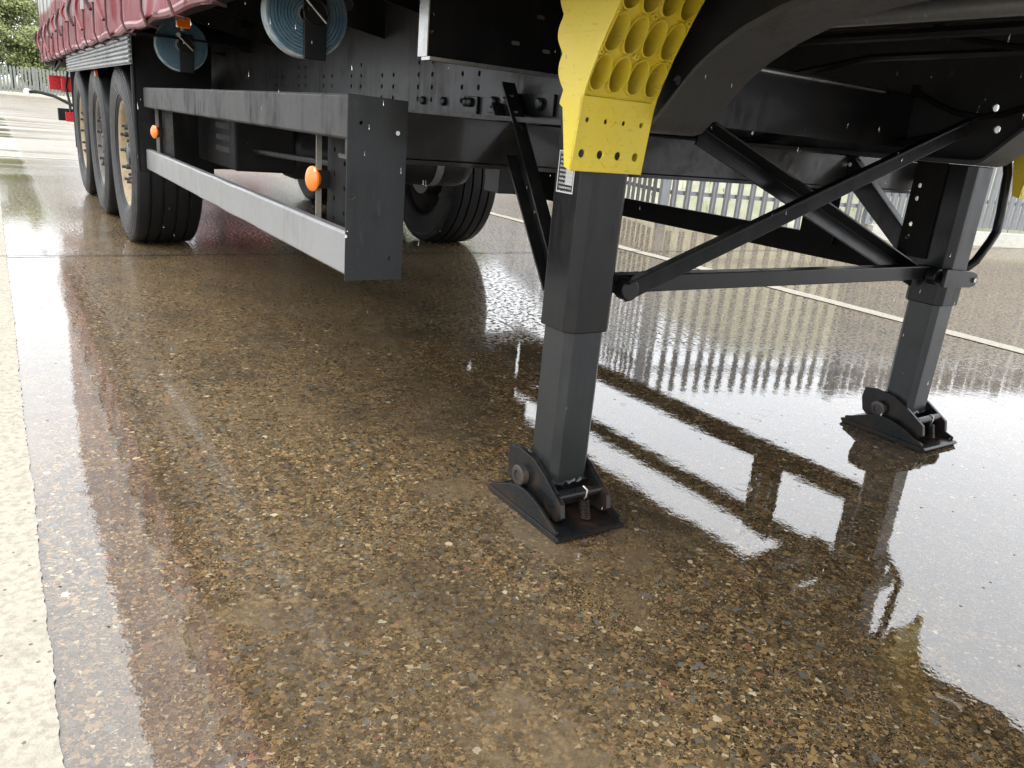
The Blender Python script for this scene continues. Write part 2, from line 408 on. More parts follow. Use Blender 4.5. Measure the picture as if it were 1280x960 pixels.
    def build(s, name, mat, parent=None, bevel=0, smooth=False):
        o = bpy.data.objects.new(name, s.mesh(name, M[mat] if isinstance(mat, str) else mat, smooth)); COL.objects.link(o)
        if parent: o.parent = parent
        if bevel:
            b = o.modifiers.new('bevel', 'BEVEL'); b.width = bevel; b.segments = 2; b.limit_method = 'ANGLE'; b.angle_limit = R(40)
        return o
def circ(cx, cy, r, n=12): return [(cx+r*math.cos(2*math.pi*k/n), cy+r*math.sin(2*math.pi*k/n)) for k in range(n)]
def slot(cx, cy, lx, ly, n=6):
    r = min(lx, ly)/2; p = []
    for k in range(n+1):
        t = -math.pi/2+math.pi*k/n; p.append((cx+(lx/2-r)+r*math.cos(t), cy+r*math.sin(t)))
    for k in range(n+1):
        t = math.pi/2+math.pi*k/n; p.append((cx-(lx/2-r)+r*math.cos(t), cy+r*math.sin(t)))
    return p
def chamfer_rect(hx, hy, c):
    return [(-hx+c, -hy), (hx-c, -hy), (hx, -hy+c), (hx, hy-c), (hx-c, hy), (-hx+c, hy), (-hx, hy-c), (-hx, -hy+c)]
def round_rect(hx, hy, r, n=4):
    p = []
    for cx, cy, a0 in ((hx-r, hy-r, 0), (-hx+r, hy-r, 90), (-hx+r, -hy+r, 180), (hx-r, -hy+r, 270)):
        for k in range(n+1): t = R(a0+90*k/n); p.append((cx+r*math.cos(t), cy+r*math.sin(t)))
    return p
def empty(name, loc=(0, 0, 0), parent=None):
    o = bpy.data.objects.new(name, None); COL.objects.link(o); o.location = loc
    if parent: o.parent = parent
    return o
def tag(o, label=None, cat=None, group=None, kind=None):
    for k, v in (('label', label), ('category', cat), ('group', group), ('kind', kind)):
        if v: o[k] = v
    return o
def inst(name, me, parent, loc=(0, 0, 0), rot=(0, 0, 0), scale=None):
    o = bpy.data.objects.new(name, me); COL.objects.link(o); o.parent = parent; o.location = loc; o.rotation_euler = rot
    if scale: o.scale = scale
    return o
def copy_tree(o, parent=None):
    c = o.copy(); COL.objects.link(c); c.parent = parent
    for ch in o.children: copy_tree(ch, c)
    return c

# ------------------------------------------------------------------ the yard
b = MB(); S = 500
b.add([(-S, -S, 0), (S, -S, 0), (S, S, 0), (-S, S, 0)], [(0, 1, 2, 3)])
yard = tag(b.build('yard_ground', 'ground'), kind='structure')
def ground_strip(name, x0, x1, y0, y1, z, mat):
    return tag(MB().add([(x0, y0, z), (x1, y0, z), (x1, y1, z), (x0, y1, z)], [(0, 1, 2, 3)]).build(name, mat), kind='structure')
def worn_line(name, x0, x1, y0, y1, step, z, mat, along='y', rough=.004):
    """painted line whose edges are slightly chipped"""
    rnd = random.Random(name); m = MB(); drift = [0, 0]
    n = int(((y1-y0) if along == 'y' else (x1-x0))/step); vs = []
    for i in range(n+1):
        drift[0] = drift[0]*.85+rnd.gauss(0, rough*.5); drift[1] = drift[1]*.85+rnd.gauss(0, rough*.5)
        a, c = drift[0]+rnd.gauss(0, rough*.35), drift[1]+rnd.gauss(0, rough*.35)
        if along == 'y': yy = y0+(y1-y0)*i/n; vs += [(x0+a, yy, z), (x1+c, yy, z)]
        else: xx = x0+(x1-x0)*i/n; vs += [(xx, y0+a, z), (xx, y1+c, z)]
    m.add(vs, [(2*i, 2*i+1, 2*i+3, 2*i+2) for i in range(n)])
    return tag(m.build(name, mat), kind='structure')
worn_line('painted_line_near', -2.02, -1.857, -3., 10.68, .007, .004, 'line', rough=.0018)
worn_line('painted_line_far', 2.545, 2.67, -4., 24., .05, .004, 'line')
worn_line('painted_line_cross', -9., 2.5, 10.69, 10.83, .05, .004, 'line', 'x')
for k, yy in enumerate((3.52, 9.4, 15.4)):
    worn_line('slab_joint_cross', -12, 20, yy-.008, yy+.008, .04, .0045, 'sealant', 'x', .0015)

# ------------------------------------------------------------------ the trailer
T = tag(empty('curtain_trailer', (0, 0, 0)), 'black chassis red curtain semi trailer standing on its two landing legs', 'trailer')

# main beams: web plate with drilled holes, bottom flange that sweeps up into the gooseneck
PROF = [(10.0, .895), (2., .895), (0., .895), (-.11, .895), (-.135, .902), (-.16, .925), (-.195, .962), (-.235, 1.003), (-.285, 1.04), (-.345, 1.072),
        (-.42, 1.1), (-.52, 1.12), (-.65, 1.135), (-.85, 1.146), (-3.55, 1.15)]
for sgn in (-1, 1):
    xw = sgn*.65
    holes = []
    for i, y0 in enumerate((.70, 1.0, 1.3, 1.6, 1.915, 2.25, 2.6, 3.2)):
        for dy in (0, .1):
            for zz in (.945, .983, 1.021): holes.append(circ(y0+dy, zz, .0085, 8))
            if i % 2: holes.append(circ(y0+dy, 1.059, .0085, 8))
    for yy, zz in ((-.75, 1.2), (-.95, 1.22), (-1.3, 1.2), (-.12, 1.0), (-.1, 1.06)): holes.append(circ(yy, zz, .011, 10))
    outer = [(y, z+.006) for y, z in PROF]+[(-3.55, 1.30), (10.0, 1.30)]
    beam = MB().plate(outer, holes, .008, lambda u, v, w_: (xw-.004+w_, u, v)).build('main_beam', 'web', T)
    f = MB(); n = len(PROF); vs = []
    for y, z in PROF:
        vs += [(xw-.075, y, z), (xw+.075, y, z), (xw+.075, y, z+.012), (xw-.075, y, z+.012)]
    fs = [(4*i+j, 4*i+(j+1) % 4, 4*i+4+(j+1) % 4, 4*i+4+j) for i in range(n-1) for j in range(4)]+[(0, 1, 2, 3), (4*n-4, 4*n-1, 4*n-2, 4*n-3)]
    f.add(vs, fs).build('bottom_flange', 'flange', beam, smooth=True)
    # stiffener plate and clamp at the brace
    p = MB().plate([(.30, .915), (.635, .915), (.635, .968), (.30, .968)], [], .01, lambda u, v, w_: (xw+sgn*(.004+w_), u, v)).build('brace_plate', 'black2', beam, bevel=.002)
    for yy in (.355, .455, .52, .585):
        MB().lathe([(0, .0), (0, .016), (.010, .016), (.014, .011), (.014, 0)], 'x', (0, 0, 0), 12)
        m = MB().lathe([(0, .016), (.009, .016), (.013, .011), (.013, .0005)], 'x', (0, 0, 0), 14)
        o = m.build('bolt', 'black2', beam, smooth=True); o.location = (xw+sgn*.0145, yy, .943); o.scale = (sgn, 1, 1)
    for yy in (.72, .745, .905, 1.05):
        o = MB().lathe([(0, .013), (.009, .013), (.012, .009), (.012, .0005)], 'x', (0, 0, 0), 12).build('bolt', 'black2', beam, smooth=True)
        o.location = (xw+sgn*(.0145 if yy < .8 else .0045), yy, .941); o.scale = (sgn, 1, 1)
    c = MB(); xs = sorted((xw+sgn*.005, xw+sgn*.0145)); c.box(xs[0], xs[1], .685, .765, .90, .958)
    xs = sorted((xw+sgn*.005, xw+sgn*.085)); c.box(xs[0], xs[1], .69, .76, .872, .893)
    c.build('beam_clamp', 'black2', beam, bevel=.002)

# deck, outriggers and cross members
MB().box(-1.235, 1.235, -3.6, 9.95, 1.302, 1.33).build('deck_floor', 'ply', T)
for sgn in (-1, 1):
    xs = sorted((sgn*1.215, sgn*1.262))
    MB().box(xs[0], xs[1], -3.6, 9.95, 1.165, 1.34).build('side_rail', 'black', T, bevel=.004)
k = 0; yy = -3.3
while yy < 9.8:
    if abs(yy-.3) > .2:
        m = MB(); z0 = 1.205 if yy > -.2 else 1.225
        m.prof((-.64, yy, 0), (.64, yy, 0), [(-.03, z0), (.03, z0), (.03, z0+.006), (.004, z0+.006), (.004, 1.298), (-.004, 1.298), (-.004, z0+.006), (-.03, z0+.006)])
        m.build('cross_member', 'black', T)
        for sgn in (-1, 1):
            a, c_ = sorted((sgn*.657, sgn*1.213))
            zi, zo = (1.14, 1.23)
            q = MB().plate([(.657, zi), (1.213, zo), (1.213, 1.299), (.657, 1.299)], [slot(.82, 1.23, .09, .04)], .006, lambda u, v, w_: (sgn*u, yy+w_, v))
            q.build('outrigger', 'black', T)
    yy += .585
# wide front outrigger plates beside the landing gear (near one shows its pale folded edge)
for sgn in (-1, 1):
    hl = [slot(.70, 1.062, .024, .009), slot(.725, 1.135, .024, .009), slot(.79, 1.07, .024, .009)]+[circ(1.012, z, .0045, 8) for z in (1.065, 1.10, 1.135, 1.17)]
    m = MB().plate([(.657, 1.012), (1.03, 1.012), (1.03, 1.299), (.657, 1.299)], hl, .005, lambda u, v, w_: (sgn*u, .30+w_, v))
    o = m.build('outrigger_plate', 'black', T)
    q = MB(); a, c_ = sorted((sgn*.657, sgn*1.035)); q.box(a, c_, .258, .299, 1.004, 1.011)
    a, c_ = sorted((sgn*1.0315, sgn*1.0345)); q.box(a, c_, .275, .32, 1.012, 1.298)
    q.build('folded_edge', 'steel', o)

# rusty transverse beam behind the landing legs
cb = MB().prof((-1.16, .42, 0), (1.16, .42, 0), [(-.05, .775), (.05, .775), (.05, .785), (.006, .785), (.006, .893), (-.006, .893), (-.006, .785), (-.05, .785)]).build('transverse_beam', 'rust', T)
MB().box(-1.14, 1.14, .372, .386, .7875, .8925).build('face_plate', 'rust', cb, bevel=.002)
MB().box(-.70, -.615, .47, .55, .705, .7745).build('bracket', 'black', cb, bevel=.003)
# inner cross channel with pale top edge and neck pipes
MB().prof((-.64, .16, 0), (.64, .16, 0), [(-.004, .93), (.004, .93), (.004, 1.085), (.04, 1.085), (.04, 1.09), (-.004, 1.09)]).build('neck_bulkhead', 'black', T)
MB().box(-.5, .45, .135, .1545, 1.080, 1.0885).build('bulkhead_edge', 'steel', T)
MB().tube([(-.3, .1, 1.166), (-.3, -3.3, 1.166)], .022, 14).build('neck_pipe', 'galv', T, smooth=True)
MB().tube([(-.12, 3.2, 1.10), (-.12, .25, 1.12), (-.12, .0, 1.15), (-.12, -3.2, 1.17)], .012, 8).build('air_line', 'black', T, smooth=True)
MB().tube([(.14, 6.2, 1.08), (.14, .25, 1.10), (.14, .0, 1.14), (.14, -3.2, 1.18)], .010, 8).build('air_line', 'black2', T, smooth=True)
# kingpin plate
kp = MB().box(-.57, .57, -2.9, -1.4, 1.135, 1.147).build('coupling_plate', 'black2', T, bevel=.004)
MB().lathe([(-.09, .001), (-.09, .036), (-.06, .036), (-.055, .026), (-.03, .026), (-.025, .045), (0, .045)], 'z', (0, -2.2, 1.134), 24).build('kingpin', 'steel', kp, smooth=True)
MB().box(-.03, .045, -.52, -.5, 1.10, 1.118).build('red_tag', 'redplate', T, bevel=.002)

# landing legs ----------------------------------------------------------
def landing_leg(x, y, top=1.13):
    up = MB().prof((0, 0, .462), (0, 0, top), chamfer_rect(.0635, .0635, .02), up=(0, 1, 0)).build('landing_leg', 'black2', T, bevel=.003)
    up.location = (x, y, 0)
    MB().prof((0, 0, .095), (0, 0, .6), chamfer_rect(.054, .054, .016), up=(0, 1, 0)).build('inner_tube', 'inner', up, bevel=.002)
    # weld bead round the tube foot
    w_ = []
    for i in range(41):
        t = 2*math.pi*i/40; c, s_ = math.cos(t), math.sin(t); k_ = 1/max(abs(c)**6+abs(s_)**6, 1e-9)**(1/6)
        w_.append((.0535*c*k_, .0535*s_*k_, .097+.004*math.sin(i*2.3)))
    MB().tube(w_, [.0055+.002*math.sin(i*3.1) for i in range(41)], 6, False).build('weld_bead', 'inner', up, smooth=True)
    # foot: rocking pad with side cheeks, yoke, pin, spring
    sole = MB()
    prof = [(-.148, .0), (.148, .0), (.158, .012), (.15, .016), (-.15, .016), (-.158, .012)]
    sole.prof((-.098, 0, 0), (.098, 0, 0), [(v, h) for v, h in prof], up=(0, 0, 1))
    so_ = sole.build('foot_pad', 'foot', up, bevel=.002)
    for s_ in (-1, 1):
        arc = [(-.142, .0165), (.142, .0165)]+[(.142-.284*k/12, .0165+.010+.044*math.sin(math.pi*k/12)**1.3) for k in range(13)]
        MB().plate(arc, [], .008, lambda u, v, w0: (s_*(.0885)+w0*s_, u, v)).build('pad_cheek', 'foot', so_, bevel=.002)
        MB().add([(s_*.0765, -.05, .0165), (s_*.0885, -.05, .0165), (s_*.0885, -.05, .058), (s_*.0765, -.05, .03), (s_*.0765, -.04, .0165), (s_*.0885, -.04, .0165), (s_*.0885, -.04, .058), (s_*.0765, -.04, .03)], [(0, 1, 2, 3), (7, 6, 5, 4), (0, 4, 5, 1), (1, 5, 6, 2), (2, 6, 7, 3), (3, 7, 4, 0)]).build('gusset', 'foot', so_)
        # yoke cheek
        poly = [(-.126, .046), (-.108, .030), (-.03, .028), (.062, .036), (.1, .062), (.112, .104), (.106, .142), (.06, .149), (.0, .143), (-.045, .122), (-.118, .078)]
        MB().plate(poly, [], .013, lambda u, v, w0: (s_*.0605+w0*s_, u, v)).build('yoke_cheek', 'foot', up, bevel=.002)
        o = MB().lathe([(.0, .012), (.0, .026), (.016, .026), (.018, .022), (.018, .013), (.002, .012)], 'x', (0, 0, 0), 20, True).build('pivot_bush', 'nut', up, smooth=True)
        o.location = (s_*.074, .038, .088); o.scale = (s_, 1, 1)
    MB().tube([(-.088, .038, .088), (.088, .038, .088)], .013, 14).build('pivot_pin', 'nut', up, smooth=True)
    MB().tube([(-.062, -.088, .083), (.062, -.088, .083)], .0125, 14).build('cross_pin', 'foot', up, smooth=True)
    MB().box(-.062, .062, -.045, .05, .03, .094).build('yoke_block', 'foot', up, bevel=.004)
    sp = []; 
    for i in range(91):
        t = i/90; a = t*2*math.pi*9
        sp.append((.012+.0115*math.cos(a), -.096+.0115*math.sin(a)-.012*t, .07-.044*t))
    MB().tube(sp, .0026, 6).build('return_spring', 'foot', up, smooth=True)
    MB().tube([(.012, -.088, .098), (.016, -.100, .092), (.014, -.1, .075), (.012, -.096, .068)], .0024, 6).build('spring_hook', 'steel', up, smooth=True)
    return up
LX, RX, LY = -.782, .668, -.035
legN = landing_leg(LX, LY); legN['label'] = 'landing leg beside the yellow block with the printed label'
legF = landing_leg(RX, LY-.01, .893); legF['label'] = 'far landing leg with the bent crank handle'
MB().plate([(-.048, .757), (.011, .757), (.011, .843), (-.048, .843)], [], .001, lambda u, v, w_: (0-w_, u-0, v))
lab = MB().add([(0, -.048, .757), (0, .011, .757), (0, .011, .843), (0, -.048, .843), (-.001, -.048, .757), (-.001, .011, .757), (-.001, .011, .843), (-.001, -.048, .843)],
               [(0, 1, 2, 3), (7, 6, 5, 4), (0, 4, 5, 1), (1, 5, 6, 2), (2, 6, 7, 3), (3, 7, 4, 0)]).build('type_label', 'label', legN)
lab.location = (-.0642, .035-.012, 0)
# mounting plates from legs to the beams
for sgn, x in ((-1, LX), (1, RX)):
    holes = [circ(yy, zz, .008, 8) for yy in (.045,) for zz in (.66, .70, .78, .82)]
    xi = x-sgn*.064
    MB().plate([(-.03, .60), (.07, .60), (.07, .893), (-.03, .893)], holes, .008, lambda u, v, w_: (xi-sgn*w_, u, v)).build('leg_mount_plate', 'matte', T, bevel=.001)

def angle_bar(name, p0, p1, leg, th, up, mat='black2'):
    return MB().prof(p0, p1, [(0, 0), (leg, 0), (leg, th), (th, th), (th, leg), (0, leg)], up).build(name, mat, T, bevel=.0015)
# bracing between the legs
MB().box(-.70, .595, -.062, -.022, .541, .583).build('cross_tube', 'black2', T, bevel=.003)
angle_bar('diagonal_brace', (-.70, -.072, .567), (.52, -.09, 1.02), .046, .006, (0, -1, .3))
angle_bar('diagonal_brace', (-.44, .01, .925), (.60, .0, .555), .05, .006, (0, -1, .2))
MB().prof((.30, .62, .893), (.60, .06, .60), [(-.03, 0), (.03, 0), (.03, .006), (-.03, .006)], (0, 0, 1)).build('rear_brace', 'black2', T, bevel=.001)
for x0, sgn in ((-.735, 1), (.575, 1)):
    o = MB().lathe([(-.016, .001), (-.016, .025), (.016, .025), (.016, .001)], 'y', (x0+(.05 if x0 < 0 else 0), -.085, .556), 20).build('clevis_boss', 'black2', T, bevel=.003)
cl = MB().plate([(.56, .53), (.72, .525), (.745, .53), (.755, .548), (.745, .568), (.72, .575), (.56, .585)], [circ(.728, .549, .008, 10)], .012, lambda u, v, w_: (u, -.13+w_, v)).build('clevis_plate', 'black2', T, bevel=.002)
MB().lathe([(-.006, .001), (-.006, .0075), (.012, .0075), (.012, .001)], 'y', (.728, -.13, .549), 12).build('clevis_bolt', 'steel', cl, smooth=True)
# rear channel braces from beam to leg, drilled
def channel_brace(x0, y0, z0, x1, y1, z1):
    p0, p1 = Vector((x0, y0, z0)), Vector((x1, y1, z1)); L = (p1-p0).length; d = (p1-p0)/L
    side = Vector((1 if x0 < 0 else -1, 0, 0)); a = (d.cross(Vector((1, 0, 0)))).normalized()
    sgn = -1 if x0 < 0 else 1
    o = None
    hs = [circ(.03+.035*i, -.012 if i % 2 else .012, .008, 8) for i in range(1, 5)]
    o = MB().plate([(0, -.038), (L, -.03), (L, .03), (0, .038)], hs, .006, lambda u, v, w_: p0+d*u+a*v+Vector((sgn*w_, 0, 0))).build('channel_brace', 'black2', T, bevel=.001)
    MB().plate([(0, 0), (L, 0), (L, .028), (0, .034)], [circ(.05+.06*i, .016, .007, 8) for i in range(3)], .006,
               lambda u, v, w_: p0+d*u+a*(.038-.008*u/L-w_)+Vector((sgn*(v+.0062), 0, 0))).build('channel_lip', 'black2', o, bevel=.001)
    MB().plate([(0, 0), (L, 0), (L, .028), (0, .034)], [], .006,
               lambda u, v, w_: p0+d*u-a*(.038-.008*u/L-w_)+Vector((sgn*(v+.0062), 0, 0))).build('channel_lip', 'black2', o, bevel=.001)
channel_brace(-.672, .50, .965, -.785, .03, .55)
channel_brace(.672, .50, .965, .69, .03, .56)
# crank handle with blue grip on the far leg
MB().tube([(.86, -.03, 1.0), (.935, -.03, .93), (.955, -.035, .88), (.98, -.035, .75), (.985, -.035, .69), (.96, -.035, .655), (.90, -.035, .59), (.86, .03, .50), (.845, .05, .44), (.84, .06, .30)],
          .0145, 12).build('crank_handle', 'black2', T, smooth=True)
MB().tube([(.84, .06, .31), (.84, .06, .215)], .017, 12).build('crank_grip', 'bluegrip', T, smooth=True)

# yellow coupling guide blocks ----------------------------------------------
def yf(z):
    pts = [(.80, -.127), (.88, -.131), (.95, -.143), (1.03, -.178), (1.106, -.222), (1.2, -.285), (1.3, -.36)]
    for (a, ya), (c, yc) in zip(pts, pts[1:]):
        if z <= c: return ya+(yc-ya)*(z-a)/(c-a)
    return pts[-1][1]
def yb(z): return -.112+.22*(z-.80) if z < 1.05 else -.057+.05*(z-1.05)
def guide_block(xl, sgn):
    X = lambda u: xl+sgn*u
    W_, rr = .184, .0222
    rows = [.990+.068*i for i in range(4)]
    cols = [.023+.046*i for i in range(4)]
    # lower front plate with two rows of holes
    hl = [circ(c_, .842, .0085, 12) for c_ in cols]+[slot(c_, .905, .010, .017) for c_ in cols]
    blk = MB().plate([(0, .808), (W_, .808), (W_, .948), (0, .948)], hl, .006, lambda u, v, w_: (X(u), yf(v)+w_, v)).build('guide_block', 'yellow', T, bevel=.0012)
    # chequer bars raised on the plate
    m = MB()
    for i in range(6):
        for j in range(5):
            cx, cz = .018+.031*i+(.008 if j % 2 else 0), .822+.026*j
            if any(abs(cx-c_) < .014 and (abs(cz-.842) < .014 or abs(cz-.905) < .014) for c_ in cols) or cx > W_-.01: continue
            a = .9 if (i+j) % 2 else -.9; dx, dz = .008*math.cos(a), .008*math.sin(a)
            p0 = Vector((X(cx-dx), yf(cz-dz)-.0006, cz-dz)); p1 = Vector((X(cx+dx), yf(cz+dz)-.0006, cz+dz))
            m.bar(p0, p1, .0026, .0022, (0, 1, 0))
    o = m.build('tread_pattern', 'yellow', blk); o['kind'] = 'stuff'
    # side walls: smooth cheek, scalloped at the back by the tube rows
    for u0 in (0, W_-.004):
        front = [(yf(.808+.0375*i)+.0, .808+.0375*i) for i in range(14)]
        back = []
        z = 1.295
        while z > .812:
            i = (z-.990)/.068; sc = .016*abs(math.cos(math.pi*(i))) if z > .93 else .004
            back.append((yb(z)+sc, z)); z -= .0065
        MB().plate(front+back, [], .004, lambda u, v, w_: (X(u0+w_), u, v)).build('side_wall', 'yellow', blk)
    # backing sheet between the tubes
    hl = [[(c_+rr*1.02*math.cos(t), z+.0318*math.sin(t)) for t in [2*math.pi*k/16 for k in range(16)]] for c_ in cols for z in rows]
    MB().plate([(.0045, .949), (W_-.0045, .949), (W_-.0045, 1.262), (.0045, 1.262)], hl, .003, lambda u, v, w_: (X(u), yf(v)+.011+w_, v)).build('tube_sheet', 'yellow', blk)
    N = 20
    for z in rows:
        for c_ in cols:
            vs = []
            ang = [2*math.pi*k/N for k in range(N)]
            zr = .0325
            for t in ang: vs.append((X(c_+rr*1.05*math.cos(t)), yb(z), z+zr*math.sin(t)))
            for t in ang: zz = z+zr*math.sin(t); vs.append((X(c_+rr*1.05*math.cos(t)), yf(zz), zz))
            for t in ang: zz = z+zr*.945*math.sin(t); vs.append((X(c_+rr*.985*math.cos(t)), yf(zz), zz))
            for t in ang: vs.append((X(c_+rr*.95*math.cos(t)), yb(z)-.004, z+zr*.93*math.sin(t)))
            fs = [(r_*N+k, r_*N+(k+1) % N, (r_+1)*N+(k+1) % N, (r_+1)*N+k) for r_ in range(3) for k in range(N)]
            fs.append(tuple(range(3*N, 4*N)))
            MB().add(vs, fs).build('tube_cell', 'yellow', blk, smooth=True)
    # small bosses between cells
    for z in rows[:-1]:
        for c_ in (0.007, .092, .177):
            MB().lathe([(0, .0028), (0, .0058), (.02, .0058), (.02, .0028)], 'y', (X(c_), yf(z+.034), z+.034), 10, True).build('boss', 'yellow', blk, smooth=True)
    return blk
guide_block(-.909, 1)['label'] = 'yellow honeycomb guide block in front of the labelled leg'
guide_block(1.056, -1)['label'] = 'yellow guide block beyond the crank handle'

# side guards ----------------------------------------------------------------
def side_guard(sgn):
    YS = .312; dz = 0 if sgn < 0 else -.06
    X = lambda v: sgn*v
    sg = empty('side_guard', (0, 0, 0), T)
    def rail(z0, z1, mat):
        # boxed rail with rolled edges
        xs = sorted((X(1.172), X(1.2)))
        m = MB(); pr = [(0, z0), (.022, z0), (.028, z0+.005), (.028, z1-.005), (.022, z1), (0, z1)]
        vs = []; N = 24
        for i in range(N+1):
            yy = YS+(3.12-YS)*i/N; dd = .003*math.sin(i*1.7+z0*9)*(1 if 6 < i < 14 else .2)
            for a, z in pr: vs.append((X(1.172+a+(dd if a > .01 else 0)), yy, z))
        n = len(pr); fs = [(i*n+j, i*n+(j+1) % n, (i+1)*n+(j+1) % n, (i+1)*n+j) for i in range(N) for j in range(n)]+[tuple(range(n)), tuple(range(N*n, N*n+n))]
        return m.add(vs, fs).build('guard_rail', mat, sg, bevel=.0015)
    rail(.822, .918, 'rail_dirty_dimmed' if sgn < 0 else 'matte')
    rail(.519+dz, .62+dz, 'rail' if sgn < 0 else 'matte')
    o = MB().plate([(1.058, .508+dz), (1.2015, .508+dz), (1.2015, .9185), (1.058, .915)], [circ(1.09, .56, .004, 8), circ(1.17, .86, .004, 8)], .003, lambda u, v, w_: (X(u), YS-.0035-w_, v)).build('guard_end_plate', 'plate' if sgn < 0 else 'matte', sg, bevel=.001)
    MB().plate([(.309, .508), (.36, .508), (.36, .9185), (.309, .9185)], [], .002, lambda u, v, w_: (X(1.2018+w_), u, v))
    for zz in (.535, .70, .90):
        q = MB().lathe([(0, .006), (.003, .005), (.004, .0005)], 'y', (X(1.188), YS-.0068, zz), 10).build('rivet', 'steel', o, smooth=True); q.scale = (1, 1, 1)
    for y0, y1 in (((.43, .60) if sgn < 0 else (.69, .86)), (2.70, 2.98)):
        hs = [circ(y0+.05, z, .006, 8) for z in (.64, .70, .76)]+[circ(y0+.12, z, .006, 8) for z in (.62, .67, .73, .79)]
        p = MB().plate([(y0, .52), (y1, .52), (y1, .915), (y0, .915)], hs, .006, lambda u, v, w_: (X(1.14-w_), u, v)).build('guard_post', 'matte', sg, bevel=.001)
        a, c_ = sorted((X(1.157), X(1.171))); MB().box(a, c_, y1-.005, y1, .53, .91).build('post_lip', 'drab', p)
        l = MB().lathe([(0, .030), (.010, .030), (.016, .024), (.018, .012), (.018, .0005)], 'x', (0, 0, 0), 24).build('marker_lamp', 'amber', sg, smooth=True)
        l.location = (X(1.172), y1+.006, .712); l.scale = (sgn, .72, 1.05); l.rotation_euler = (0, 0, R(35)*-sgn if sgn < 0 else 0)
        a, c_ = sorted((X(1.1405), X(1.171))); MB().box(a, c_, y1-.012, y1-.0055, .69, .735).build('lamp_bracket', 'matte', p)
    return sg
side_guard(-1)['label'] = 'aluminium side guard with two rails and speckled end plate'
side_guard(1)['label'] = 'dark side guard on the far side of the trailer'

# wheels ----------------------------------------------------------------------
AX = [4.064+1.31*i for i in range(3)]
def tyre_mesh():
    w2 = .1925; R0 = .53
    pr = [(-.125, .300), (-.150, .305), (-.163, .322), (-.168, .326), (-.172, .340), (-.177, .343), (-.185, .38), (-.190, .41), (-.1925, .44), (-.189, .468), (-.192, .472), (-.188, .482), (-.180, .505), (-.172, .518), (-.160, .5255)]
    g = [-.105, -.037, .037, .105]
    for c_ in g: pr += [(c_-.0075, .5295), (c_-.005, .516), (c_+.005, .516), (c_+.0075, .5295)]
    pr += [(-a, r_) for a, r_ in reversed(pr[:15])]
    return MB().lathe(pr, 'x', (0, 0, 0), 72, True).mesh('tyre', M['tyre'], True)
def rim_mesh(mat):
    # along: negative = outer face
    pr = [(-.155, .302), (-.162, .311), (-.156, .298), (-.145, .286), (-.125, .278), (-.105, .270), (-.098, .258), (-.100, .240), (-.112, .215), (-.118, .185), (-.116, .15), (-.116, .14),
          (-.10, .135), (-.085, .14), (-.07, .22), (-.05, .262), (.1, .275), (.15, .30)]
    return MB().lathe(pr, 'x', (0, 0, 0), 64).mesh('rim', M[mat], True)
def hub_mesh():
    pr = [(-.155, .0005), (-.155, .055), (-.15, .062), (-.135, .066), (-.132, .10), (-.12, .112), (-.11, .139), (.05, .139), (.06, .17), (.19, .17), (.19, .06)]
    return MB().lathe(pr, 'x', (0, 0, 0), 36).mesh('hub', M['drum'], True)
def nut_mesh():
    m = MB().lathe([(0, .019), (-.008, .019), (-.008, .0165), (-.03, .0165), (-.034, .012), (-.034, .0095), (-.055, .0095), (-.057, .0005)], 'x', (0, 0, 0), 6)
    return m.mesh('wheel_nut', M['nut'])
TY, RM, RD, HB, NU = tyre_mesh(), rim_mesh('rim'), rim_mesh('rim_dark'), hub_mesh(), nut_mesh()
HOLE = MB().lathe([(0, .0005), (0, .024), (.006, .026)], 'x', (0, 0, 0), 12).mesh('hand_hole', M['hole'])
for i, yy in enumerate(AX):
    for sgn in (-1, 1):
        wh = inst('wheel', RD if (i == 1 or sgn > 0) else RM, T, (sgn*1.0175, yy, .53), (R(17*i+5), 0, 0), (-sgn, 1, 1))
        if sgn < 0: wh['label'] = ('cream rimmed wheel next to the side guard', 'dark rimmed middle wheel', 'cream rimmed rearmost wheel')[i]
        inst('tyre', TY, wh); inst('hub', HB, wh)
        for k in range(10):
            t = 2*math.pi*k/10
            inst('wheel_nut', NU, wh, (-.116, .1675*math.cos(t), .1675*math.sin(t)))
            t += math.pi/10
            inst('hand_hole', HOLE, wh, (-.1105, .220*math.cos(t), .220*math.sin(t)))
    MB().tube([(-.86, yy, .53), (-.6, yy, .53), (.6, yy, .53), (.86, yy, .53)], [.075, .063, .063, .075], 20).build('axle', 'drum', T, smooth=True)
    for sgn in (-1, 1):
        MB().box(sgn*.56-.05, sgn*.56+.05, yy-.55, yy+.12, .62, .70).build('trailing_arm', 'black', T, bevel=.01)
        hg = MB().plate([(yy-.62, .58), (yy-.48, .58), (yy-.44, .893), (yy-.70, .893)], [circ(yy-.55, .64, .02, 12)], .09, lambda u, v, w_: (sgn*.56-.045+w_, u, v)).build('spring_hanger', 'black', T, bevel=.003)
        MB().lathe([(-.14, .09), (-.13, .12), (-.06, .14), (.0, .12), (.05, .14), (.10, .12), (.11, .08)], 'z', (sgn*.56, yy+.2, .765), 24).build('air_spring', 'tyre', T, smooth=True)
        MB().lathe([(-.08, .001), (-.08, .07), (-.06, .08), (.06, .08), (.09, .05), (.16, .03), (.16, .001)], 'y', (sgn*.36, yy-.25, .58), 20).build('brake_chamber', 'black', T, smooth=True)
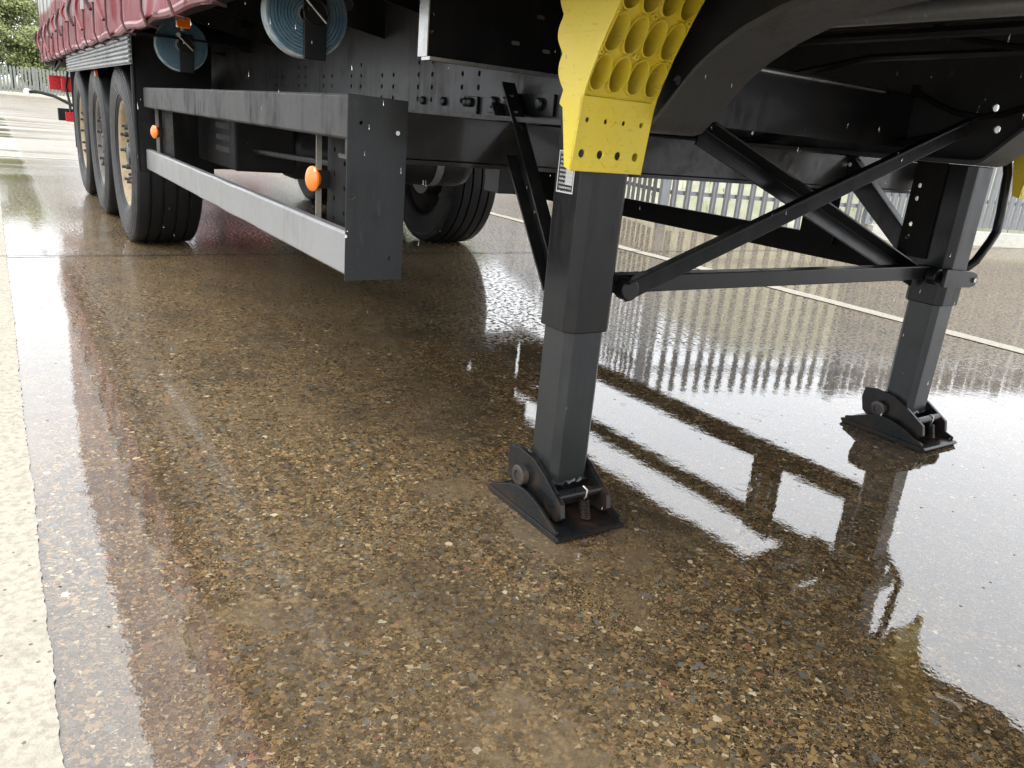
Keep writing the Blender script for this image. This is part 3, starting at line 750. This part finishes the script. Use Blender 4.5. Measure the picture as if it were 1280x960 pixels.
# air tanks and equipment box seen through the near guard
for x, y in ((-.25, 2.35), (-.25, 2.75)):
    tk = MB().lathe([(-.5, .001), (-.5, .08), (-.47, .12), (-.42, .135), (.42, .135), (.47, .12), (.5, .08), (.5, .001)], 'x', (x, y, .70), 28).build('air_tank', 'black', T, smooth=True)
    for xx in (-.28, .28): MB().lathe([(-.02, .137), (-.02, .140), (.02, .140), (.02, .137)], 'x', (x+xx, y, .70), 28, True).build('tank_band', 'galv', tk, smooth=True)
eb = MB().box(-.98, -.72, 2.2, 2.95, .60, .86).build('valve_box', 'matte', T, bevel=.01)
for zz in (.68, .73, .78): MB().box(-.9805, -.978, 2.3, 2.55, zz-.012, zz+.012).build('vent_slot', 'hole', eb)
MB().tube([(-.9, 3.3, .66), (-.9, 1.0, .72), (-.7, .85, .80)], .011, 8).build('hose', 'black', T, smooth=True)
MB().tube([(.45, 3.3, .92), (.45, 1.2, .84), (.5, .7, .80), (.52, .55, .83)], .012, 8).build('hose', 'black', T, smooth=True)

def sag(x, z, y0, y1, clips, dip, r_, mat='black'):
    p = []
    for i in range(len(clips)-1):
        for k in range(6):
            t = k/6; p.append((x+.012*math.sin(3*i+4*t), clips[i]+(clips[i+1]-clips[i])*t, z-dip[i % len(dip)]*math.sin(math.pi*t)))
    p.append((x, clips[-1], z))
    h_ = MB().tube(p, r_, 7).build('hose', mat, T, smooth=True)
    for c_ in clips: MB().box(x-.012, x+.012, c_-.008, c_+.008, z-.016, z+.016).build('hose_clip', 'matte', h_)
sag(-.632, 1.10, 0, 0, (.5, 1.15, 1.9, 2.6, 3.3), (.05, .03, .06), .009)
sag(.60, 1.0, 0, 0, (-.05, .5, 1.2, 1.9, 2.8), (.06, .09, .04), .010, 'matte')
sag(.58, 1.10, 0, 0, (-2.8, -2.1, -1.5, -.9, -.3, .12), (.04, .07, .03), .009, 'matte')
sag(.1, 1.19, 0, 0, (-2.9, -2.2, -1.4, -.8, -.2), (.05, .03, .06), .008, 'matte')
# mudguards: ribbed grey strip above the wheels, black flaps front and rear
for sgn in (-1, 1):
    X = lambda v: sgn*v
    rb = MB().box(min(X(1.255), X(1.262)), max(X(1.255), X(1.262)), 3.02, 6.72, 1.018, 1.152).build('spray_strip', 'grey_rib', T)
    for k in range(6):
        zz = 1.03+.0215*k
        MB().tube([(X(1.264), 3.02, zz), (X(1.264), 6.72, zz)], .0075, 8).build('rib', 'grey_rib', rb, smooth=True)
    # curved front mudguard panel
    pts = [(3.14, 1.15), (3.15, 1.05), (3.16, .9), (3.165, .75), (3.16, .62), (3.155, .50)]
    for xo, xi in ((1.235, .86),):
        m = MB(); vs = []
        for yy, zz in pts:
            vs += [(X(xo), yy, zz), (X(xi), yy-.0, zz), (X(xi), yy+.012, zz), (X(xo), yy+.012, zz)]
        n = len(pts); m.add(vs, [(4*i+j, 4*i+(j+1) % 4, 4*i+4+(j+1) % 4, 4*i+4+j) for i in range(n-1) for j in range(4)]+[(0, 1, 2, 3), (4*n-4, 4*n-1, 4*n-2, 4*n-3)])
        mg = m.build('mudguard', 'matte', T, bevel=.003)
        MB().tube([(X(1.235), yy+.006, zz) for yy, zz in pts], .011, 10).build('mudguard_bead', 'tyre', mg, smooth=True)
    MB().box(min(X(1.20), X(.84)), max(X(1.20), X(.84)), 7.36, 7.372, .36, 1.15).build('mud_flap', 'black', T, bevel=.003)
    # top of the wheel bay
    MB().box(min(X(1.25), X(.72)), max(X(1.25), X(.72)), 2.97, 7.35, 1.153, 1.163).build('wheel_bay_roof', 'black', T)
    l = MB().prof((0, 0, 0), (.018*sgn, 0, 0), round_rect(.03, .022, .008), (0, 0, 1)).build('marker_lamp', 'amber', T, bevel=.002); l.location = (X(1.20), 5.1, 1.0)
# top marker lamp on its bracket
l = MB().prof((0, -.012, 0), (0, .012, 0), round_rect(.026, .021, .008), (0, 0, 1)).build('marker_lamp', 'amber', T, bevel=.003)
l.location = (-1.19, 2.1, 1.16); l['label'] = 'orange marker lamp hanging under the curtain hem'
MB().box(-1.195, -1.185, 2.113, 2.125, 1.13, 1.24).build('lamp_bracket', 'galv', l).location = (1.19, -2.1, -1.16)
# rear bumper, lamps and reflector boards
rb = MB().box(-1.18, 1.18, 9.72, 9.84, .52, .66).build('rear_bumper', 'black', T, bevel=.006)
for sgn in (-1, 1):
    MB().box(min(sgn*.62, sgn*.70), max(sgn*.62, sgn*.70), 9.7, 9.8, .64, 1.165).build('bumper_post', 'black', T, bevel=.004)
    MB().box(min(sgn*.85, sgn*1.24), max(sgn*.85, sgn*1.24), 9.86, 9.9, .86, 1.02).build('tail_lamp', 'redplate', T, bevel=.006)
    MB().box(min(sgn*1.13, sgn*1.235), max(sgn*1.13, sgn*1.235), 8.0, 8.012, .85, .985).build('reflector_plate', 'redplate', T, bevel=.003)
    MB().box(min(sgn*1.11, sgn*1.235), max(sgn*1.11, sgn*1.235), 7.8, 7.812, .575, .665).build('reflector_plate', 'redplate', T, bevel=.003)
    MB().tube([(sgn*1.18, 7.9, .62), (sgn*1.18, 7.95, .75), (sgn*1.2, 8.0, .9), (sgn*1.15, 8.0, 1.16)], .012, 8).build('reflector_arm', 'black', T, smooth=True)
MB().tube([(-1.2, 8.2, 1.15), (-1.25, 8.4, 1.05), (-1.24, 8.7, 1.06), (-1.2, 8.9, 1.15)], .014, 8).build('rope_hook', 'black', T, smooth=True)
MB().tube([(-1.14, 7.9, .72), (-1.3, 8.1, .80), (-1.44, 8.3, .83), (-1.5, 8.35, .82)], .016, 8).build('position_lamp_arm', 'tyre', T, smooth=True)
MB().lathe([(-.03, .001), (-.03, .035), (.03, .035), (.03, .001)], 'y', (-1.52, 8.37, .82), 16).build('position_lamp', 'white', T, bevel=.004)

# strap winders with rolled blue webbing
def reel(x, y, z, r):
    rl = MB().lathe([(-.03, .02), (-.03, r*.97), (-.027, r), (.027, r), (.03, r*.97), (.03, .02)], 'y', (0, 0, 0), 48, True).build('strap_reel', 'webedge', T, smooth=True)
    rl.location = (x, y, z); rl.rotation_euler = (0, 0, R(-6))
    # layers of webbing on the face
    k = 0; rr = r*.94
    while rr > .032:
        MB().lathe([(-.0312, rr-.0085), (-.0338-.0012*(k % 3), rr-.0072), (-.0338-.0012*(k % 3), rr-.001), (-.0312, rr)], 'y', (0, 0, 0), 40).build('webbing_layer', 'webbing', rl, smooth=True)
        rr -= .0092; k += 1
    MB().box(-.012, .052, -.046, -.038, -r*1.02, r*.42).build('winder_plate', 'black', rl, bevel=.003)
    MB().tube([(.02+.033*math.cos(t), -.052, .005+.033*math.sin(t)) for t in [2*math.pi*k/20 for k in range(21)]], .003, 6, False).build('winder_ring', 'black2', rl, smooth=True)
    MB().tube([(-.014, -.054, .042), (.05, -.056, -.02)], .0035, 8).build('winder_pin', 'steel', rl, smooth=True)
    MB().tube([(-.014, -.02, .045), (-.014, -.066, .045)], .011, 10).build('winder_knob', 'steel', rl, smooth=True)
    MB().box(-.02, .03, -.01, .03, r*.2, r*1.35).build('hanger', 'black', rl, bevel=.003)
    return rl
reel(-1.07, 1.0, 1.135, .117)['label'] = 'large blue rolled webbing strap in front'
reel(-1.03, 3.02, 1.128, .122)['label'] = 'blue rolled webbing strap behind the hanging amber lamp'

# curtain: rippled tarpaulin, hem, tension straps
def curtain(sgn):
    m = MB(); NY, NZ = 420, 26; vs = []; rnd = random.Random(3)
    ph = [rnd.uniform(0, 6) for _ in range(6)]
    for i in range(NY+1):
        yy = -3.65+13.6*i/NY
        for j in range(NZ+1):
            zz = 1.16+(3.95-1.16)*(j/NZ)**1.7
            lo = math.exp(-(zz-1.16)/.35)
            sag = abs(math.sin(math.pi*(yy+3.65)/.56))
            d = .010*math.sin(yy*11+ph[0])*math.sin(zz*2+ph[1])+.030*lo*sag*(.5+.5*math.sin(yy*5.3+ph[2]))+.012*math.sin(yy*3.1+zz*4+ph[3])+.008*lo*math.sin(yy*27+zz*9)
            zb = zz+.012*lo*math.sin(yy*11+ph[4])
            vs.append((sgn*(1.272+max(-.006, d)), yy, zb))
    n = NZ+1
    m.add(vs, [(i*n+j, (i+1)*n+j, (i+1)*n+j+1, i*n+j+1) for i in range(NY) for j in range(NZ)])
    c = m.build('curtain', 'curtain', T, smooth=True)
    sol = c.modifiers.new('thickness', 'SOLIDIFY'); sol.thickness = .002
    h = MB(); pts = [(sgn*(1.279+.006*math.sin(y_*7)), y_, 1.172+.006*math.sin(y_*9.3)) for y_ in [-3.65+.1*i for i in range(137)]]
    h.tube(pts, .017, 8).build('hem', 'hemmat', c, smooth=True)
    return c
cN = curtain(-1); cF = curtain(1)
rnd = random.Random(11)
y_ = -3.4
BUCK = MB().box(-.008, .008, -.016, .016, -.055, .055).mesh('buckle', M['steel'])
i = 0
while y_ < 9.8:
    st = MB(); x0 = -1.318; jit = rnd.uniform(-.02, .02)
    st.prof((x0+.012, y_+jit, 1.80), (x0, y_+jit*.5, 1.42), [(-.022, -.0015), (.022, -.0015), (.022, .0015), (-.022, .0015)], (1, 0, 0))
    so_ = st.build('tension_strap', 'hemmat' if i % 3 else 'strap', T)
    MB().tube([(x0, y_, 1.37), (x0-.004, y_, 1.28), (x0-.006, y_-.006, 1.19), (x0+.01, y_-.008, 1.140), (x0+.05, y_, 1.135)], .0055, 6).build('strap_hook', 'strap', so_, smooth=True)
    inst('buckle', BUCK, so_, (x0-.006, y_, 1.40), (R(rnd.uniform(-6, 6)), 0, 0))
    tl = []
    a = rnd.uniform(.6, 1.3)
    for k in range(9):
        t = k/8; tl.append((x0-.012-.022*math.sin(math.pi*t), y_+.05*a*math.sin(math.pi*t*1.0)+.02, 1.46-.20*t*a))
    MB().tube(tl, .011, 5).build('strap_tail', 'strap' if i % 2 else 'hemmat', so_, smooth=True)
    y_ += .56; i += 1
# front, rear and roof of the body
MB().box(-1.262, 1.262, -3.70, -3.655, 1.15, 3.98).build('headboard', 'galv', T, bevel=.01)
MB().box(-1.262, 1.262, 9.955, 10.0, 1.12, 3.98).build('rear_door', 'galv', T, bevel=.01)
MB().box(-1.27, 1.27, -3.68, 9.98, 3.96, 4.0).build('roof', 'white', T, bevel=.006)

# ------------------------------------------------------------------ palisade fences
def pale_mesh(h, wd, mat, name='pale', dep=.018):
    poly = [(-.5, 0), (-.32, 1), (-.1, 0.15), (.1, .15), (.32, 1), (.5, 0)]
    th = .003; vs = []; n = len(poly)
    for z in (0, h-.07):
        for u, d in poly: vs.append((u*wd, -d*dep, z))
    tops = [(-.42, 0, -.03), (-.32, 1, .0), (-.06, .15, -.01), (.06, .15, -.01), (.32, 1, .0), (.42, 0, -.03)]
    for u, d, dz in tops: vs.append((u*wd, -d*dep, h+dz))
    vs2 = [(x, y+th, z) for x, y, z in vs]; N = len(vs)
    fs = [(r_*n+i, r_*n+i+1, (r_+1)*n+i+1, (r_+1)*n+i) for r_ in range(2) for i in range(n-1)]
    f2 = [tuple(N+q for q in reversed(f)) for f in fs]
    rimv = list(range(n))+[n+n-1, 2*n+n-1]+list(range(3*n-2, 2*n-1, -1))+[n]
    side = [(rimv[i], rimv[(i+1) % len(rimv)], N+rimv[(i+1) % len(rimv)], N+rimv[i]) for i in range(len(rimv))]
    return MB().add(vs+vs2, fs+f2+side).mesh(name, M[mat])
def fence(name, label, p0, p1, z0, h, pitch, wd, mat, bay=2.75, postw=.1, jitter=0, group=None):
    p0, p1 = Vector((*p0, 0)), Vector((*p1, 0)); d = (p1-p0); L = d.length; d /= L; ang = math.atan2(d.y, d.x)
    F = tag(empty(name, (p0.x, p0.y, z0)), label, 'fence', group); F.rotation_euler = (0, 0, ang)
    PM = pale_mesh(h-.05, wd, mat); k = 0; rnd = random.Random(name+label)
    x = pitch*.6
    while x < L:
        if (x % bay) > postw*.6 and (x % bay) < bay-postw*.6:
            inst('pale', PM, F, (x, -.035, .05+rnd.uniform(-jitter, jitter)), (0, rnd.gauss(0, .004), 0))
        x += pitch
    n = int(L/bay)+1
    PO = MB().box(-postw/2, postw/2, -.025, .05, -.0, h+.06).mesh('post', M[mat])
    for i in range(n): inst('post', PO, F, (i*bay, 0, 0))
    for z in (.35, h-.3):
        MB().box(0, L, -.006, .03, z, z+.045).build('fence_rail', mat, F)
    return F
FC = (4.42, 5.2)
FD = Vector((4.765, -1.5)).normalized()
fence('palisade_fence', 'galvanised palisade fence with open gaps seen between the two legs', FC, (FC[0]+FD.x*2.74, FC[1]+FD.y*2.74), .0, 2.0, .165, .075, 'galv')
fence('palisade_fence', 'close set galvanised fence on the plinth right of the far leg', (FC[0]+FD.x*2.75, FC[1]+FD.y*2.75), (FC[0]+FD.x*12.6, FC[1]+FD.y*12.6), .165, 1.86, .112, .098, 'galv')
fence('palisade_fence', 'galvanised palisade fence running back beside the yard behind the far wheel', (FC[0]+.35*24, FC[1]+.94*24), (FC[0]+.02, FC[1]+.06), .0, 2.0, .165, .075, 'galv')
fence('boundary_fence', 'distant grey upright fence in front of the trees', (-34, 90), (40, 90), .2, 2.35, .30, .19, 'fence_far', bay=6, postw=.12)
# concrete plinth under the near palisade
d = Vector((4.765, -1.5, 0)).normalized(); ang = math.atan2(d.y, d.x)
pl = empty('concrete_plinth', (FC[0], FC[1], 0)); pl.rotation_euler = (0, 0, ang)
tag(pl, 'low pale concrete plinth under the palisade fence', 'plinth')
xx = 0
PB = MB().box(0, .885, -.12, .10, 0, .165)
pbm = PB.mesh('plinth_block', M['concrete'])
for i in range(11): inst('plinth_block', pbm, pl, (2.75+.9*i, random.uniform(-.004, .004), 0))
# kerb and verge by the far fence
vg = MB(); vs = []; NX = 80
rnd = random.Random(5)
for i in range(NX+1):
    x = -60+130*i/NX
    for yy, zz in ((86.0, -.02), (86.05, .16), (87.5, .22), (90, .22), (97, .5), (120, 1.5)): vs.append((x, yy, zz+(rnd.uniform(-.04, .05) if yy > 86.5 else 0)))
n = 6
vg.add(vs, [(i*n+j, (i+1)*n+j, (i+1)*n+j+1, i*n+j+1) for i in range(NX) for j in range(n-1)])
tag(vg.build('grass_verge', 'grass', smooth=True), kind='structure')
tag(MB().box(-60, 70, 85.85, 85.995, -.05, .15).build('verge_kerb', 'concrete'), kind='structure')
# grass bank behind the palisade
bk = MB(); vs = []; A = 60; Bn = 16; dirs = []
nrm1 = Vector((d.y*-1, d.x, 0)); 
path = []
for i in range(A+1):
    t = i/A
    if t < .5: q = Vector((FC[0]+.35*26, FC[1]+.94*26, 0)).lerp(Vector((FC[0], FC[1], 0)), t/.5); nn = Vector((.94, -.35, 0)).normalized()
    else: q = Vector((FC[0], FC[1], 0)).lerp(Vector((4.42+4.765*2.7, 5.2-1.5*2.7, 0)), (t-.5)/.5); nn = Vector((1.5, 4.765, 0)).normalized()
    s_ = max(0, 1-abs(t-.5)/.12); nn = (nn*(1-s_*.5)+Vector((.89, .45, 0))*s_*.5).normalized()
    path.append((q, nn))
rnd = random.Random(21)
# the bank fills the outer side of the fence corner as a plain swelling sheet
for i in range(41):
    for j in range(41):
        x = 4.6+34*(i/40)**1.6; y = -4+40*j/40
        # distance outside both fence lines
        f1 = (x-FC[0])*.94-(y-FC[1])*.35          # >0 right of the line running back
        f2 = (x-FC[0])*.30+(y-FC[1])*.953         # >0 beyond the line running right
        dd = min(f1, f2)-.35
        t = max(0, min(1, dd/3.0)); hh = 2.55*(t*t*(3-2*t))
        vs.append((x, y, (hh+rnd.uniform(-.05, .05)*min(1, max(0, dd)))-.03 if dd > 0 else -.06))
bk.add(vs, [(i*41+j, (i+1)*41+j, (i+1)*41+j+1, i*41+j+1) for i in range(40) for j in range(40)])
tag(bk.build('grass_bank', 'grass', smooth=True), kind='structure')
gb = MB(); rnd = random.Random(31); cnt = 0
while cnt < 5000:
    x = FC[0]+rnd.uniform(0, 16); y = rnd.uniform(-3, 24)
    f1 = (x-FC[0])*.94-(y-FC[1])*.35; f2 = (x-FC[0])*.30+(y-FC[1])*.953; dd = min(f1, f2)-.35
    if dd < .05 or dd > 5: continue
    t = max(0, min(1, dd/3.0)); z = 2.55*(t*t*(3-2*t))-.05
    h = rnd.uniform(.08, .28); a = rnd.uniform(0, 6.28); l_ = rnd.uniform(0, .1); w_ = rnd.uniform(.006, .014)
    ca, sa = math.cos(a), math.sin(a)
    gb.add([(x-ca*w_, y-sa*w_, z), (x+ca*w_, y+sa*w_, z), (x+sa*l_, y-ca*l_, z+h)], [(0, 1, 2)]); cnt += 1
me = bpy.data.meshes.new('rough_grass'); me.from_pydata(gb.v, [], gb.f); me.materials.append(M['blade'])
go = bpy.data.objects.new('rough_grass', me); COL.objects.link(go); tag(go, 'rough pale grass growing on the bank behind the palisade', 'grass', kind='stuff')

# ------------------------------------------------------------------ trees behind the far fence
def tree(x, y, h, rad, seed, label):
    rnd = random.Random(seed)
    tr = tag(empty('leafy_tree', (x, y, .6)), label, 'tree', 'trees beyond the boundary fence')
    m = MB(); pts = []; lean = rnd.uniform(-.4, .4)
    for k in range(8): t = k/7; pts.append((lean*t*t+.1*math.sin(k*1.7), .1*math.cos(k*2.1), h*.92*t))
    m.tube(pts, [.20*(1-.9*k/7)+.015 for k in range(8)], 8)
    tips = []
    for k in range(52):
        t = rnd.uniform(.10, .95); zz = h*.92*t; a = rnd.uniform(0, 6.28)
        ln = rad*(1-.75*abs(t-.42)**1.2)*rnd.uniform(.55, 1.05)
        b0 = Vector((lean*t*t, 0, zz)); b1 = b0+Vector((math.cos(a)*ln, math.sin(a)*ln, ln*rnd.uniform(.15, .6)))
        mid = b0.lerp(b1, .5)+Vector((0, 0, .1*ln))
        m.tube([b0, mid, b1], [.055, .03, .01], 5)
        for q in (b0.lerp(b1, .45), mid, b0.lerp(b1, .8), b1): tips.append((q, ln))
    m.build('trunk', 'bark', tr, smooth=True)
    vs = []; fs = []
    for q, ln in tips:
        cr = rnd.uniform(.45, 1.0)
        for _ in range(120):
            v = Vector((rnd.gauss(0, 1), rnd.gauss(0, 1), rnd.gauss(0, .75)))*cr*.55
            p = q+v; sz = rnd.uniform(.08, .17)
            a = Vector((rnd.gauss(0, 1), rnd.gauss(0, 1), rnd.gauss(0, 1))).normalized(); b_ = a.orthogonal().normalized()
            o = len(vs); vs += [p-a*sz, p+b_*sz*.6, p+a*sz, p-b_*sz*.6]; fs.append((o, o+1, o+2, o+3))
    me = bpy.data.meshes.new('crown'); me.from_pydata([tuple(v) for v in vs], [], fs); me.materials.append(M['leaf'])
    o = bpy.data.objects.new('crown', me); COL.objects.link(o); o.parent = tr
tree(.3, 97, 13.5, 3.6, 1, 'light green tree nearest the left edge of the picture')
tree(-5.5, 99, 12.5, 3.8, 2, 'light green tree just outside the left edge of the picture')
tree(4.8, 101, 9.0, 3.0, 3, 'low leafy tree just left of the red curtain')
tree(2.2, 108, 15., 4.2, 5, 'taller tree rising behind the low leafy one')
tree(-2.4, 94, 6.5, 2.6, 6, 'bushy low tree close behind the grey boundary fence')
tree(2.6, 95, 5.5, 2.4, 8, 'small round tree just above the fence beside the red curtain')
for i_, (tx, ty) in enumerate(((11.5, 49), (15.5, 47.5), (19.5, 46), (24, 45))):
    tree(tx, ty, 7.5, 3.0, 20+i_, ('bushy tree behind the parked red trailer', 'bushy tree second along behind the palisade corner', 'bushy tree third along behind the palisade', 'bushy tree farthest right behind the palisade')[i_])
src = [o for o in bpy.data.objects if o.name.startswith('leafy_tree') and o.parent is None][:2]
for i_, tx in enumerate((-12, -18.5, -24, -30, -36, -43)):  # unseen trees, added so the upper guard rail mirrors something dark
    c_ = copy_tree(src[i_ % 2]); c_.location = (tx, 97+2.3*math.sin(i_*2.1), .5); c_.rotation_euler = (0, 0, 1.3*i_+.7); sc_ = .9+.09*((i_*5) % 4); c_.scale = (sc_, sc_, sc_)
    c_['label'] = ('first', 'second', 'third', 'fourth', 'fifth', 'sixth')[i_]+' tree of the unseen row added left for the guard rail to mirror'; c_['group'] = 'trees beyond the boundary fence'
tree(11., 98, 12., 3.6, 4, 'leafy tree hidden behind the trailer body')

# ------------------------------------------------------------------ a second red trailer parked far behind
T2 = tag(empty('parked_trailer', (5.0, 27, 0)), 'distant parked red trailer glimpsed under the chassis', 'trailer')
T2.rotation_euler = (0, 0, R(-8))
MB().box(-1.26, 1.26, 0, 12, 1.2, 4.0).build('body', 'hemmat', T2, bevel=.03)
for k in range(9): MB().box(-1.285, -1.262, .6+1.3*k, .68+1.3*k, 1.22, 3.9).build('pillar', 'strap', T2)
MB().box(-.7, .7, .3, 11.8, .9, 1.195).build('chassis', 'black', T2, bevel=.02)
for yy in (1.4, 2.7, 4.0):
    for sgn in (-1, 1):
        wh = inst('wheel', RM, T2, (sgn*1.0175, yy, .53), (0, 0, 0), (-sgn, 1, 1)); inst('tyre', TY, wh); inst('hub', HB, wh)
for xx in (-.7, .7):
    lg = MB().prof((xx, 10, .05), (xx, 10, 1.1), chamfer_rect(.06, .06, .015), (0, 1, 0)).build('landing_leg', 'black2', T2)
    MB().box(xx-.1, xx+.1, 9.86, 10.14, 0, .05).build('foot_pad', 'foot', lg, bevel=.01)

# ------------------------------------------------------------------ falling rain
rm = MB(); rnd = random.Random(17)
for k in range(420):
    dist = rnd.uniform(.9, 4.2); a = R(34+rnd.uniform(-33, 33)); e = R(rnd.uniform(-40, 8))
    c = Vector((-1.854+math.sin(a)*dist, -1.393+math.cos(a)*dist, .873+math.tan(e)*dist))
    if c.z < .03: continue
    r_ = rnd.uniform(.0005, .0010); h = r_*rnd.uniform(6, 13)
    o = [c+Vector((r_*math.cos(t), r_*math.sin(t), 0)) for t in [2*math.pi*i/6 for i in range(6)]]
    rm.add(o+[c+Vector((0, 0, h)), c-Vector((0, 0, r_*1.5))], [(i, (i+1) % 6, 6) for i in range(6)]+[((i+1) % 6, i, 7) for i in range(6)])
o = rm.build('rain', 'water', smooth=True); tag(o, 'falling raindrops in front of the trailer', 'rain', kind='stuff')
